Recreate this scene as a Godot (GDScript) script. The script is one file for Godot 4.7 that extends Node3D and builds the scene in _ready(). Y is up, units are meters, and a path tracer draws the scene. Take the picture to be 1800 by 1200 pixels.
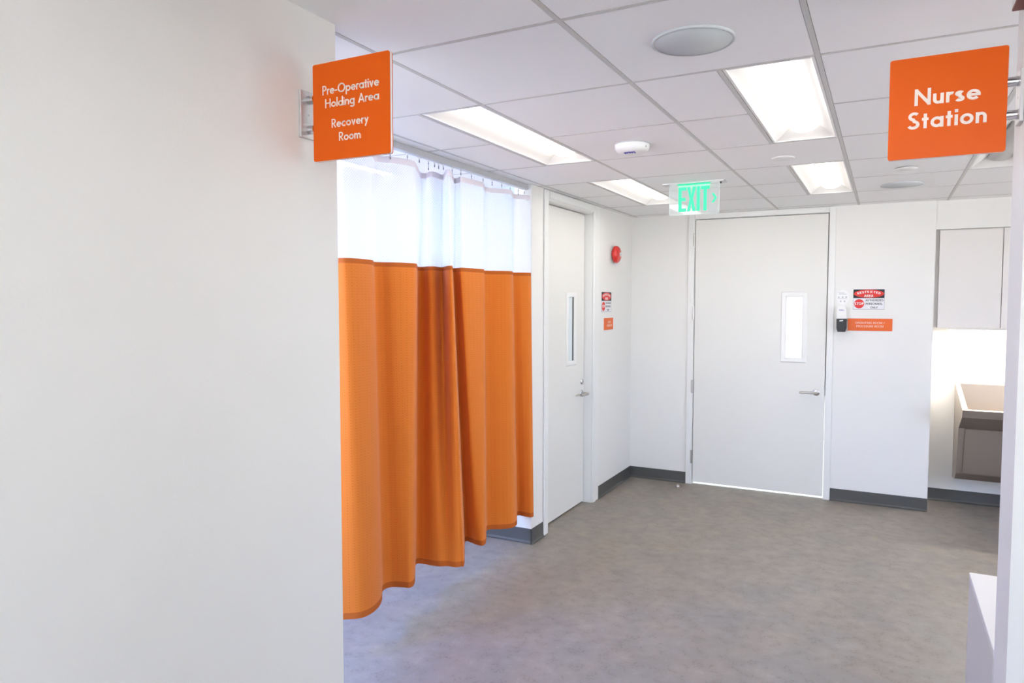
extends Node3D
# Clinic corridor: white walls, gridded ceiling, orange curtain, flag signs. Metres, y up; far wall at z = ZW.

const H := 2.409          # ceiling height
const ZW := -3.896        # face of the far wall
const XL := -1.268        # face of the left corridor wall
const XN := -0.565        # face of the near left wall
const ZN := 0.894         # end of the near left wall
const XR := 1.095         # end face of the right stub wall
const PX := 0.6096        # ceiling grid pitch across
const PZ := 0.6281        # ceiling grid pitch along
const LAMP := 0.34

var M := {}
var names := {}
var rng := RandomNumberGenerator.new()

func _ready():
	rng.seed = 7
	# ---- camera, sky, exposure
	var cam := Camera3D.new()
	cam.name = "camera"
	add_child(cam)
	cam.position = Vector3(0.8185, 1.6351, 2.4664)
	cam.rotation = Vector3(-0.0556, 0.483, 0.0)
	cam.fov = rad_to_deg(2.0 * atan(600.0 / 1250.286))
	cam.near = 0.02
	cam.current = true
	var we := WorldEnvironment.new()
	we.name = "world_environment"
	var env := Environment.new()
	env.background_mode = Environment.BG_SKY
	var sky := Sky.new()
	var sm := ProceduralSkyMaterial.new()
	sm.sky_top_color = Color(0.64, 0.74, 0.93)
	sm.sky_horizon_color = Color(0.83, 0.88, 0.95)
	sm.ground_horizon_color = Color(0.93, 0.93, 0.93)
	sm.ground_bottom_color = Color(0.93, 0.93, 0.93)
	sm.sky_energy_multiplier = 1.0
	sm.ground_energy_multiplier = 1.0
	sky.sky_material = sm
	env.sky = sky
	env.background_energy_multiplier = 16.5
	env.tonemap_mode = Environment.TONE_MAPPER_LINEAR
	env.tonemap_exposure = 1.07
	env.sdfgi_enabled = true
	env.ssao_enabled = true
	env.ssil_enabled = true
	we.environment = env
	add_child(we)
	make_materials()
	build_floor_and_ceiling()
	build_walls()
	build_baseboards()
	build_lights()
	build_far_door()
	build_side_door()
	build_curtain()
	build_flag_signs()
	build_wall_signs()
	build_alcove()
	build_counter()
	build_ceiling_devices()
	build_exit_sign()
	build_small_things()

# ------------------------------------------------------------------ helpers
func numbered(n: String) -> String:
	if not names.has(n):
		names[n] = 0
		return n
	names[n] += 1
	return "%s_%03d" % [n, names[n]]

func mk() -> SurfaceTool:
	var st := SurfaceTool.new()
	st.begin(Mesh.PRIMITIVE_TRIANGLES)
	return st

func tri(st: SurfaceTool, p: Array, n: Array, uv: Array, out: Vector3):
	var c: Vector3 = (p[1] - p[0]).cross(p[2] - p[0])
	var o := [0, 1, 2]
	if c.dot(out) > 0.0:
		o = [0, 2, 1]
	for k in o:
		st.set_normal(n[k])
		st.set_uv(uv[k])
		st.add_vertex(p[k])

func quad(st: SurfaceTool, a: Vector3, b: Vector3, c: Vector3, d: Vector3, n: Vector3):
	var z := Vector2.ZERO
	tri(st, [a, b, c], [n, n, n], [z, z, z], n)
	tri(st, [a, c, d], [n, n, n], [z, z, z], n)

func box(st: SurfaceTool, a: Vector3, b: Vector3, bev := 0.0):
	var lo := Vector3(minf(a.x, b.x), minf(a.y, b.y), minf(a.z, b.z))
	var hi := Vector3(maxf(a.x, b.x), maxf(a.y, b.y), maxf(a.z, b.z))
	var c := (lo + hi) * 0.5
	var h := (hi - lo) * 0.5
	bev = minf(bev, minf(h.x, minf(h.y, h.z)) * 0.95)
	for ax in 3:
		var u := (ax + 1) % 3
		var v := (ax + 2) % 3
		for s in [-1.0, 1.0]:
			var n := Vector3.ZERO
			n[ax] = s
			var q := []
			for k in [[-1, -1], [1, -1], [1, 1], [-1, 1]]:
				var p := Vector3.ZERO
				p[ax] = s * h[ax]
				p[u] = k[0] * (h[u] - bev)
				p[v] = k[1] * (h[v] - bev)
				q.append(c + p)
			quad(st, q[0], q[1], q[2], q[3], n)
	if bev <= 0.0:
		return
	for ax in 3:
		var u := (ax + 1) % 3
		var v := (ax + 2) % 3
		for su in [-1.0, 1.0]:
			for sv in [-1.0, 1.0]:
				var n := Vector3.ZERO
				n[u] = su
				n[v] = sv
				var q := []
				for k in [[-1, 0], [1, 0], [1, 1], [-1, 1]]:
					var p := Vector3.ZERO
					p[ax] = k[0] * (h[ax] - bev)
					p[u] = su * (h[u] - (bev if k[1] == 0 else 0.0))
					p[v] = sv * (h[v] - (bev if k[1] == 1 else 0.0))
					q.append(c + p)
				quad(st, q[0], q[1], q[2], q[3], n.normalized())
	for sx in [-1.0, 1.0]:
		for sy in [-1.0, 1.0]:
			for sz in [-1.0, 1.0]:
				var s := Vector3(sx, sy, sz)
				var n := s.normalized()
				var q := []
				for ax in 3:
					var p := Vector3(sx * (h.x - bev), sy * (h.y - bev), sz * (h.z - bev))
					p[ax] = s[ax] * h[ax]
					q.append(c + p)
				tri(st, q, [n, n, n], [Vector2.ZERO, Vector2.ZERO, Vector2.ZERO], n)

# profile of [radius, height] turned round the y axis of xf; a smooth run unless a point repeats
func lathe(st: SurfaceTool, prof: Array, xf: Transform3D, seg := 32):
	for i in prof.size() - 1:
		var a: Vector2 = prof[i]
		var b: Vector2 = prof[i + 1]
		if a.distance_to(b) < 1e-6:
			continue
		var t := (b - a).normalized()
		var nf := Vector2(t.y, -t.x)
		var na := nf
		var nb := nf
		if i > 0 and prof[i - 1].distance_to(a) > 1e-6:
			var tp: Vector2 = (a - prof[i - 1]).normalized()
			na = (nf + Vector2(tp.y, -tp.x)).normalized()
		if i < prof.size() - 2 and prof[i + 2].distance_to(b) > 1e-6:
			var tn: Vector2 = (prof[i + 2] - b).normalized()
			nb = (nf + Vector2(tn.y, -tn.x)).normalized()
		for k in seg:
			var a0 := TAU * k / seg
			var a1 := TAU * (k + 1) / seg
			var d0 := Vector3(cos(a0), 0, sin(a0))
			var d1 := Vector3(cos(a1), 0, sin(a1))
			var up := Vector3.UP
			var P := [xf * (d0 * a.x + up * a.y), xf * (d1 * a.x + up * a.y), xf * (d1 * b.x + up * b.y), xf * (d0 * b.x + up * b.y)]
			var N := [(xf.basis * (d0 * na.x + up * na.y)).normalized(), (xf.basis * (d1 * na.x + up * na.y)).normalized(), (xf.basis * (d1 * nb.x + up * nb.y)).normalized(), (xf.basis * (d0 * nb.x + up * nb.y)).normalized()]
			var out: Vector3 = (xf.basis * ((d0 + d1) * nf.x * 0.5 + up * nf.y))
			var z := Vector2.ZERO
			if a.x > 1e-6:
				tri(st, [P[0], P[1], P[2]], [N[0], N[1], N[2]], [z, z, z], out)
			if b.x > 1e-6:
				tri(st, [P[0], P[2], P[3]], [N[0], N[2], N[3]], [z, z, z], out)

func turned(dir: Vector3, at: Vector3) -> Transform3D:   # y axis along dir
	var y := dir.normalized()
	var x := y.cross(Vector3(0.31, 0.17, 0.93)).normalized()
	return Transform3D(Basis(x, y, x.cross(y)), at)

func tube(st: SurfaceTool, pts: Array, r: float, seg := 10):
	for i in pts.size() - 1:
		var a: Vector3 = pts[i]
		var b: Vector3 = pts[i + 1]
		var L := a.distance_to(b)
		var prof := [Vector2(0, 0), Vector2(r, 0), Vector2(r, 0), Vector2(r, L), Vector2(r, L), Vector2(0, L)]
		lathe(st, prof, turned(b - a, a), seg)
		if i > 0:
			ball(st, a, r, seg)

func ball(st: SurfaceTool, at: Vector3, r: float, seg := 10):
	var prof := []
	for k in 7:
		var t := -PI / 2 + PI * k / 6
		prof.append(Vector2(cos(t) * r, sin(t) * r))
	lathe(st, prof, Transform3D(Basis.IDENTITY, at), seg)

# flat outline (in the plane right / up of xf) given depth along xf's z
func prism(st: SurfaceTool, poly: PackedVector2Array, xf: Transform3D, depth: float, edge_smooth := false):
	if Geometry2D.is_polygon_clockwise(poly):
		poly.reverse()
	var idx := Geometry2D.triangulate_polygon(poly)
	var zn := xf.basis.z.normalized()
	var u0 := Vector2.ZERO
	for i in range(0, idx.size(), 3):
		var f := []
		var g := []
		for k in 3:
			var q := poly[idx[i + k]]
			f.append(xf * Vector3(q.x, q.y, depth))
			g.append(xf * Vector3(q.x, q.y, 0))
		tri(st, f, [zn, zn, zn], [u0, u0, u0], zn)
		tri(st, g, [-zn, -zn, -zn], [u0, u0, u0], -zn)
	var m := poly.size()
	for i in m:
		var a := poly[i]
		var b := poly[(i + 1) % m]
		var n2 := Vector2(b.y - a.y, a.x - b.x).normalized()
		var n := (xf.basis * Vector3(n2.x, n2.y, 0)).normalized()
		if edge_smooth:
			var p := poly[(i + m - 1) % m]
			var c := poly[(i + 2) % m]
			var np := Vector2(a.y - p.y, p.x - a.x).normalized()
			var nn := Vector2(c.y - b.y, b.x - c.x).normalized()
			var n_a := (xf.basis * Vector3((n2 + np).x, (n2 + np).y, 0)).normalized()
			var n_b := (xf.basis * Vector3((n2 + nn).x, (n2 + nn).y, 0)).normalized()
			var A := xf * Vector3(a.x, a.y, 0)
			var B := xf * Vector3(b.x, b.y, 0)
			var C := xf * Vector3(b.x, b.y, depth)
			var D := xf * Vector3(a.x, a.y, depth)
			tri(st, [A, B, C], [n_a, n_b, n_b], [u0, u0, u0], n)
			tri(st, [A, C, D], [n_a, n_b, n_a], [u0, u0, u0], n)
		else:
			quad(st, xf * Vector3(a.x, a.y, 0), xf * Vector3(b.x, b.y, 0), xf * Vector3(b.x, b.y, depth), xf * Vector3(a.x, a.y, depth), n)

func round_rect(w: float, h: float, r: float, seg := 5) -> PackedVector2Array:
	var p := PackedVector2Array()
	for c in [[1, 1, 0], [-1, 1, 1], [-1, -1, 2], [1, -1, 3]]:
		for k in seg + 1:
			var t: float = PI / 2 * (c[2] + float(k) / seg)
			p.append(Vector2(c[0] * (w / 2 - r) + cos(t) * r, c[1] * (h / 2 - r) + sin(t) * r))
	return p

func ellipse(w: float, h: float, seg := 40) -> PackedVector2Array:
	var p := PackedVector2Array()
	for k in seg:
		p.append(Vector2(cos(TAU * k / seg) * w / 2, sin(TAU * k / seg) * h / 2))
	return p

func obj(called: String, st, mat: Material, parent: Node = null) -> MeshInstance3D:
	var o := MeshInstance3D.new()
	o.mesh = st.commit() if st is SurfaceTool else st
	o.material_override = mat
	o.cast_shadow = GeometryInstance3D.SHADOW_CASTING_SETTING_ON
	if parent == null:
		o.name = numbered(called)
		add_child(o)
	else:
		o.name = called
		parent.add_child(o, true)
	return o

func tag(o: Node, label: String, category: String, group := "", kind := ""):
	o.set_meta("label", label)
	o.set_meta("category", category)
	if group:
		o.set_meta("group", group)
	if kind:
		o.set_meta("kind", kind)
	return o

func thing(called: String, label: String, category: String, at := Vector3.ZERO, group := "", kind := "") -> Node3D:
	var o := Node3D.new()
	o.name = numbered(called)
	add_child(o)
	o.position = at
	tag(o, label, category, group, kind)
	return o

func frame_at(at: Vector3, facing: String) -> Transform3D:   # x right, y up, z out of the face
	if facing == "x":      # faces +x, seen from the right: right hand is -z
		return Transform3D(Basis(Vector3(0, 0, -1), Vector3.UP, Vector3(1, 0, 0)), at)
	if facing == "down":   # faces the floor
		return Transform3D(Basis(Vector3(1, 0, 0), Vector3(0, 0, -1), Vector3(0, -1, 0)), at)
	return Transform3D(Basis.IDENTITY, at)

# a line of type set to a width and a height of capitals, its middle at (cx, baseline y) in xf
func type_line(st: SurfaceTool, s: String, xf: Transform3D, cx: float, y: float, w: float, cap: float, bold := true, depth := 0.0006):
	var f := SystemFont.new()
	f.font_names = PackedStringArray(["Droid Sans"])
	f.font_weight = 700 if bold else 400
	var tm := TextMesh.new()
	tm.font = f
	tm.font_size = 64
	tm.pixel_size = 0.01
	tm.depth = 0.01
	tm.curve_step = 1.0
	tm.text = s
	var ref := TextMesh.new()
	ref.font = f
	ref.font_size = 64
	ref.pixel_size = 0.01
	ref.depth = 0.01
	ref.text = "H"
	var bb := tm.get_aabb()
	var rb := ref.get_aabb()
	# both meshes are centred on their line: the H gives the baseline and the height of capitals
	var sy := cap / rb.size.y
	var sx := w / bb.size.x if w > 0 else sy
	var t := Transform3D(Basis(Vector3(sx, 0, 0), Vector3(0, sy, 0), Vector3(0, 0, depth / 0.01)), Vector3(cx - (bb.position.x + bb.size.x / 2) * sx, y - rb.position.y * sy, 0))
	st.append_from(tm, 0, xf * t)

# ---- a one-weight geometric alphabet for the orange signs: strokes of points, x height .62, capitals 1
func arc(cx: float, cy: float, rx: float, ry: float, d0: float, d1: float) -> Array:
	var out := []
	var n := maxi(4, int(absf(d1 - d0) / 12.0))
	for k in n + 1:
		var t := deg_to_rad(lerpf(d0, d1, float(k) / n))
		out.append(Vector2(cx + cos(t) * rx, cy + sin(t) * ry))
	return out

func glyph(ch: String, w: float) -> Array:     # [advance, strokes]
	var e := w / 2
	var r := 0.31 - e
	var ring := [arc(r + e, 0.31, r, r, 0, 180), arc(r + e, 0.31, r, r, 180, 360)]
	var R := 2 * r + e
	match ch:
		"o": return [0.62, ring]
		"e": return [0.62, [arc(0.31, 0.31, r, r, 0, 180), arc(0.31, 0.31, r, r, 180, 318), [Vector2(0.31 - r, 0.31), Vector2(0.62, 0.31)]]]
		"a": return [0.62, ring + [[Vector2(R, 0), Vector2(R, 0.62)]]]
		"d": return [0.62, ring + [[Vector2(R, 0), Vector2(R, 1.06)]]]
		"p": return [0.62, ring + [[Vector2(e, -0.32), Vector2(e, 0.62)]]]
		"g": return [0.62, ring + [[Vector2(R, 0.62), Vector2(R, -0.08)], arc(0.31, -0.08, r, 0.2, 0, -150)]]
		"c": return [0.54, [arc(0.31, 0.31, r, r, 48, 180), arc(0.31, 0.31, r, r, 180, 312)]]
		"n": return [0.5, [[Vector2(e, 0), Vector2(e, 0.62)], arc(0.25, 0.36, 0.25 - e, 0.26 - e, 180, 0), [Vector2(0.5 - e, 0.37), Vector2(0.5 - e, 0)]]]
		"u": return [0.5, [[Vector2(0.5 - e, 0), Vector2(0.5 - e, 0.62)], arc(0.25, 0.26, 0.25 - e, 0.26 - e, 180, 360), [Vector2(e, 0.25), Vector2(e, 0.62)]]]
		"m": return [0.84, [[Vector2(e, 0), Vector2(e, 0.62)], arc(0.24, 0.36, 0.24 - e, 0.26 - e, 180, 0), [Vector2(0.48 - e, 0.37), Vector2(0.48 - e, 0)], arc(0.6, 0.36, 0.24 - e, 0.26 - e, 180, 0), [Vector2(0.84 - e, 0.37), Vector2(0.84 - e, 0)]]]
		"r": return [0.31, [[Vector2(e, 0), Vector2(e, 0.62)], arc(0.25, 0.36, 0.25 - e, 0.26 - e, 180, 62)]]
		"t": return [0.32, [[Vector2(0.16, 0), Vector2(0.16, 0.86)], [Vector2(0, 0.62 - e), Vector2(0.32, 0.62 - e)]]]
		"i": return [w, [[Vector2(e, 0), Vector2(e, 0.62)], [Vector2(e, 0.75), Vector2(e, 0.75 + w * 1.1)]]]
		"l": return [w, [[Vector2(e, 0), Vector2(e, 1.06)]]]
		"v": return [0.54, [[Vector2(e * 1.1, 0.62), Vector2(0.27, e * 0.6), Vector2(0.54 - e * 1.1, 0.62)]]]
		"y": return [0.54, [[Vector2(e * 1.1, 0.62), Vector2(0.29, 0.05)], [Vector2(0.54 - e * 1.1, 0.62), Vector2(0.13, -0.32)]]]
		"s": return [0.42, [arc(0.215, 0.455, 0.135, 0.165 - e, 30, 180) + arc(0.215, 0.455, 0.135, 0.165 - e, 192, 270).slice(0, 7) + arc(0.205, 0.165, 0.15, 0.165 - e + 0.015, 80, -150)]]
		"-": return [0.3, [[Vector2(0, 0.33), Vector2(0.3, 0.33)]]]
		"N": return [0.76, [[Vector2(e, 0), Vector2(e, 1)], [Vector2(e, 0.93), Vector2(0.76 - e, 0.07)], [Vector2(0.76 - e, 0), Vector2(0.76 - e, 1)]]]
		"S": return [0.6, [arc(0.31, 0.74, 0.2, 0.26 - e, 35, 262) + arc(0.28, 0.26, 0.225, 0.26 - e + 0.012, 78, -158)]]
		"P": return [0.56, [[Vector2(e, 0), Vector2(e, 1)], [Vector2(e, 1 - e), Vector2(0.26, 1 - e)], arc(0.26, 0.71, 0.3 - e, 0.29 - e, 90, -90), [Vector2(0.26, 0.42 + e), Vector2(e, 0.42 + e)]]]
		"R": return [0.6, [[Vector2(e, 0), Vector2(e, 1)], [Vector2(e, 1 - e), Vector2(0.26, 1 - e)], arc(0.26, 0.71, 0.3 - e, 0.29 - e, 90, -90), [Vector2(0.26, 0.42 + e), Vector2(e, 0.42 + e)], [Vector2(0.24, 0.44), Vector2(0.56, 0)]]]
		"O": return [1.0, [arc(0.5, 0.5, 0.5 - e, 0.5 - e, 0, 180), arc(0.5, 0.5, 0.5 - e, 0.5 - e, 180, 360)]]
		"H": return [0.72, [[Vector2(e, 0), Vector2(e, 1)], [Vector2(0.72 - e, 0), Vector2(0.72 - e, 1)], [Vector2(e, 0.53), Vector2(0.72 - e, 0.53)]]]
		"A": return [0.8, [[Vector2(e, 0), Vector2(0.4, 1 - e * 0.8), Vector2(0.8 - e, 0)], [Vector2(0.16, 0.3), Vector2(0.64, 0.3)]]]
	return [0.3, []]

func geo_line(st: SurfaceTool, s: String, xf: Transform3D, cx: float, y: float, wide: float, cap: float, weight: float, depth := 0.0008):
	var total := 0.0
	var gap := 0.095
	for i in s.length():
		total += glyph(s[i], weight)[0] + (gap if i < s.length() - 1 else 0.0)
	var sx := wide / total
	var x := cx - wide / 2
	var lay := 0
	for i in s.length():
		var g := glyph(s[i], weight)
		for stroke in g[1]:
			var pts := PackedVector2Array()
			for q in stroke:
				pts.append(q * 100.0)
			for poly in Geometry2D.offset_polyline(pts, weight * 50.0, Geometry2D.JOIN_MITER, Geometry2D.END_BUTT):
				if Geometry2D.is_polygon_clockwise(poly):
					continue
				var q2 := PackedVector2Array()
				for v in poly:
					q2.append(Vector2(x + v.x / 100.0 * sx, y + v.y / 100.0 * cap))
				prism(st, q2, xf, depth + lay * 0.00005)
			lay += 1
		x += (g[0] + gap) * sx

# ------------------------------------------------------------------ materials
func mat(c: Color, rough := 0.6, metal := 0.0) -> StandardMaterial3D:
	var m := StandardMaterial3D.new()
	m.albedo_color = c
	m.roughness = rough
	m.metallic = metal
	return m

func glow(c: Color, k: float) -> StandardMaterial3D:
	var m := mat(Color(0.9, 0.9, 0.9), 0.5)
	m.emission_enabled = true
	m.emission = c
	m.emission_energy_multiplier = k
	return m

func noise_img(sz: int, freq: float, octaves: int, seed_: int) -> Image:
	var n := FastNoiseLite.new()
	n.seed = seed_
	n.noise_type = FastNoiseLite.TYPE_SIMPLEX_SMOOTH
	n.frequency = freq
	n.fractal_octaves = octaves
	return n.get_seamless_image(sz, sz)

func make_materials():
	# painted walls with the faint nap of a roller
	var wall := mat(Color(0.91, 0.905, 0.89), 0.5)
	var nap := noise_img(256, 0.09, 3, 3)
	nap.bump_map_to_normal_map(1.2)
	wall.normal_enabled = true
	wall.normal_texture = ImageTexture.create_from_image(nap)
	wall.normal_scale = 0.12
	wall.uv1_triplanar = true
	wall.uv1_world_triplanar = true
	wall.uv1_scale = Vector3(4, 4, 4)
	M.wall = wall
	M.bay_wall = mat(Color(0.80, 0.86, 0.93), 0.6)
	# mineral ceiling tiles, nearly smooth
	var tile := mat(Color(0.955, 0.955, 0.955), 0.85)
	var fis := noise_img(256, 0.16, 2, 11)
	fis.bump_map_to_normal_map(1.5)
	tile.normal_enabled = true
	tile.normal_texture = ImageTexture.create_from_image(fis)
	tile.normal_scale = 0.10
	tile.uv1_triplanar = true
	tile.uv1_world_triplanar = true
	tile.uv1_scale = Vector3(3, 3, 3)
	M.tile = tile
	M.grid = mat(Color(0.79, 0.785, 0.775), 0.5)
	M.deck = mat(Color(0.6, 0.6, 0.6), 0.9)
	M.floor = floor_material()
	M.rubber = mat(Color(0.315, 0.315, 0.305), 0.45)
	M.trim = mat(Color(0.91, 0.91, 0.90), 0.32)
	M.leaf = mat(Color(0.89, 0.885, 0.865), 0.42)
	M.hook = mat(Color(0.42, 0.42, 0.45), 0.45, 0.7)
	M.steel = mat(Color(0.74, 0.73, 0.71), 0.28, 1.0)
	M.chrome = mat(Color(0.85, 0.85, 0.86), 0.14, 1.0)
	M.brushed = mat(Color(0.70, 0.665, 0.63), 0.42, 0.85)
	M.alu = mat(Color(0.82, 0.82, 0.82), 0.35, 0.6)
	M.orange = mat(Color(0.865, 0.36, 0.05), 0.35)
	M.orange.metallic_specular = 0.3
	M.plaque = mat(Color(0.90, 0.39, 0.08), 0.45)
	M.white = mat(Color(0.93, 0.93, 0.925), 0.4)
	M.type = mat(Color(0.93, 0.87, 0.83), 0.5)
	M.black = mat(Color(0.045, 0.045, 0.05), 0.4)
	M.ink = mat(Color(0.12, 0.13, 0.15), 0.6)
	M.dark = mat(Color(0.10, 0.10, 0.10), 0.8)
	M.red = mat(Color(0.86, 0.17, 0.14), 0.5)
	M.bell = mat(Color(0.83, 0.10, 0.05), 0.25)
	M.bell.clearcoat_enabled = true
	M.bell.clearcoat = 0.6
	M.bell.clearcoat_roughness = 0.1
	M.paper = mat(Color(0.90, 0.90, 0.915), 0.5)
	M.faint = mat(Color(0.74, 0.74, 0.76), 0.6)
	M.lens = glow(Color(1.0, 0.985, 0.955), 4.5)
	M.cool_lens = glow(Color(0.88, 0.94, 1.0), 3.2)
	M.dead_lens = mat(Color(0.78, 0.775, 0.765), 0.5)
	M.reflector = mat(Color(0.93, 0.925, 0.91), 0.45)
	M.grille = mat(Color(0.80, 0.82, 0.825), 0.6)
	M.plastic = mat(Color(0.92, 0.92, 0.91), 0.4)
	M.laminate = mat(Color(0.885, 0.87, 0.855), 0.45)
	M.counter_side = mat(Color(0.82, 0.805, 0.775), 0.45)
	M.counter_top = mat(Color(0.87, 0.86, 0.845), 0.35)
	M.violet = mat(Color(0.25, 0.2, 0.62), 0.4)
	M.green = glow(Color(0.28, 0.97, 0.75), 0.85)
	M.green.albedo_color = Color(0.10, 0.45, 0.33)
	M.green_strip = glow(Color(0.08, 0.9, 0.66), 0.9)
	M.green_strip.albedo_color = Color(0.10, 0.45, 0.33)
	var acr := mat(Color(0.93, 0.97, 0.96, 0.22), 0.05)
	acr.transparency = BaseMaterial3D.TRANSPARENCY_ALPHA
	M.acrylic = acr
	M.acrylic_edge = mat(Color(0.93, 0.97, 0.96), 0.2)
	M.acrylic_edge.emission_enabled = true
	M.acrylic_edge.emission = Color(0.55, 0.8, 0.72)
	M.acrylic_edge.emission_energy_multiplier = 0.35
	var pane := mat(Color(0.92, 0.97, 0.98, 0.12), 0.03)
	pane.transparency = BaseMaterial3D.TRANSPARENCY_ALPHA
	M.pane = pane
	M.frosted = mat(Color(0.86, 0.90, 0.915), 0.12)
	M.brown_edge = mat(Color(0.42, 0.20, 0.18), 0.5)
	M.grey_panel = mat(Color(0.42, 0.40, 0.39), 0.6)
	M.fabric = fabric_material()
	M.hem = mat(Color(0.72, 0.36, 0.085), 0.9)
	M.net = net_material()
	M.band = mat(Color(0.90, 0.87, 0.90), 0.85)
	M.band.backlight = Color(0.5, 0.48, 0.5)

func floor_material() -> StandardMaterial3D:
	var sz := 1024
	var big := noise_img(sz, 0.0065, 4, 21)
	var mid := noise_img(sz, 0.02, 4, 33)
	var fine := noise_img(sz, 0.11, 3, 5)
	var warm := noise_img(sz, 0.004, 3, 77)
	var out := Image.create(sz, sz, false, Image.FORMAT_RGB8)
	for y in sz:
		for x in sz:
			var yy := y
			var a := big.get_pixel(x, yy).r - 0.5
			var b := mid.get_pixel(x, yy).r - 0.5
			var c := fine.get_pixel(x, yy).r
			var w := warm.get_pixel(x, y).r - 0.5
			var v := 0.538 + a * 0.05 + b * 0.045 + (c - 0.5) * 0.022
			if b < -0.16 and c < 0.42:
				v -= 0.03
			if b > 0.2 and c > 0.6:
				v += 0.015
			out.set_pixel(x, y, Color(v * (1.03 + w * 0.035 + a * 0.02), v * 0.972, v * (0.905 - w * 0.035 - a * 0.02)))
	var m := mat(Color(1, 1, 1), 0.42)
	m.albedo_texture = ImageTexture.create_from_image(out)
	m.uv1_triplanar = true
	m.uv1_world_triplanar = true
	m.uv1_scale = Vector3(0.5, 0.5, 0.5)
	m.metallic_specular = 0.35
	return m

func fabric_material() -> StandardMaterial3D:
	var im := Image.create(64, 64, false, Image.FORMAT_RGB8)
	for y in 64:
		for x in 64:
			var k := 1.0
			if x < 22:
				var d := Vector2(x - 11, (y % 32) - 16).length()
				k = 0.84 if d < 6.0 else 1.0
			elif (x / 2 + y / 2) % 2 == 0:
				k = 0.975
			im.set_pixel(x, y, Color(0.86 * k, 0.465 * k, 0.105 * k))
	im.generate_mipmaps()
	var m := mat(Color(1, 1, 1), 0.85)
	m.albedo_texture = ImageTexture.create_from_image(im)
	m.uv1_scale = Vector3(40, 40, 1)
	m.cull_mode = BaseMaterial3D.CULL_DISABLED
	m.rim_enabled = true
	m.rim = 0.25
	m.backlight = Color(0.20, 0.08, 0.01)
	return m

func net_material() -> StandardMaterial3D:
	var sz := 64
	var im := Image.create(sz, sz, false, Image.FORMAT_RGBA8)
	for y in sz:
		for x in sz:
			# honeycomb holes, two rows to a repeat
			var best := 1e9
			for c in [Vector2(0, 0), Vector2(64, 0), Vector2(0, 64), Vector2(64, 64), Vector2(32, 32)]:
				var d: Vector2 = Vector2(x, y) - c
				best = minf(best, maxf(absf(d.x) * 0.95, absf(d.x) * 0.5 + absf(d.y) * 0.87))
			im.set_pixel(x, y, Color(0.93, 0.96, 1.0, 0.5 if best < 21.0 else 0.88))
	im.generate_mipmaps()
	var m := mat(Color(1, 1, 1), 0.8)
	m.albedo_texture = ImageTexture.create_from_image(im)
	m.transparency = BaseMaterial3D.TRANSPARENCY_ALPHA
	m.uv1_scale = Vector3(75, 75, 1)
	m.cull_mode = BaseMaterial3D.CULL_DISABLED
	m.backlight = Color(0.6, 0.6, 0.6)
	return m

# ------------------------------------------------------------------ shell
func structure(called: String, st, m: Material, label: String, category: String) -> MeshInstance3D:
	var o := obj(called, st, m)
	tag(o, label, category, "", "structure")
	return o

func wall_of(called: String, boxes: Array, label: String, m: Material = null):
	var st := mk()
	for b in boxes:
		box(st, Vector3(b[0], b[2], b[4]), Vector3(b[1], b[3], b[5]))
	return structure(called, st, M.wall if m == null else m, label, "wall")

var fixtures := [   # x from, z from, kind
	[-0.9144, -2 * PZ, "lit", "lit recessed ceiling light nearest the curtain track, left of the round speaker"],
	[-0.9144, -5 * PZ, "lit", "lit recessed ceiling light behind the exit sign, near the left door"],
	[0.3048, -2 * PZ, "lit", "large lit recessed ceiling light beside the orange Nurse Station sign"],
	[0.3048, -5 * PZ, "lit", "lit recessed ceiling light nearest the far door"],
	[0.3048, 1 * PZ, "lit", "lit recessed ceiling light overhead beyond the top of the frame"],
	[0.3048, 4 * PZ, "lit", "lit recessed ceiling light behind the viewer in the corridor"],
	[1.2192, -4 * PZ, "off", "unlit recessed ceiling fixture just below the Nurse Station sign"],
	[-2.1336, -2 * PZ, "cool", "cool white recessed light seen through the curtain mesh"],
	[-2.1336, 1 * PZ, "blue", "cold bluish recessed light in the bay behind the near wall"],
	[-3.3528, -2 * PZ, "cool", "cool white recessed light deep in the curtained bay"],
	[-3.3528, 1 * PZ, "cool", "cool white recessed light near the window of the curtained bay"],
	[1.8288, 1 * PZ, "lit", "lit recessed ceiling light to the right of the viewer"],
	[1.8288, 4 * PZ, "lit", "lit recessed ceiling light behind the viewer at right"],
	[2.4384, -2 * PZ, "lit", "lit recessed ceiling light over the hidden nurse station"],
]

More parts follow.
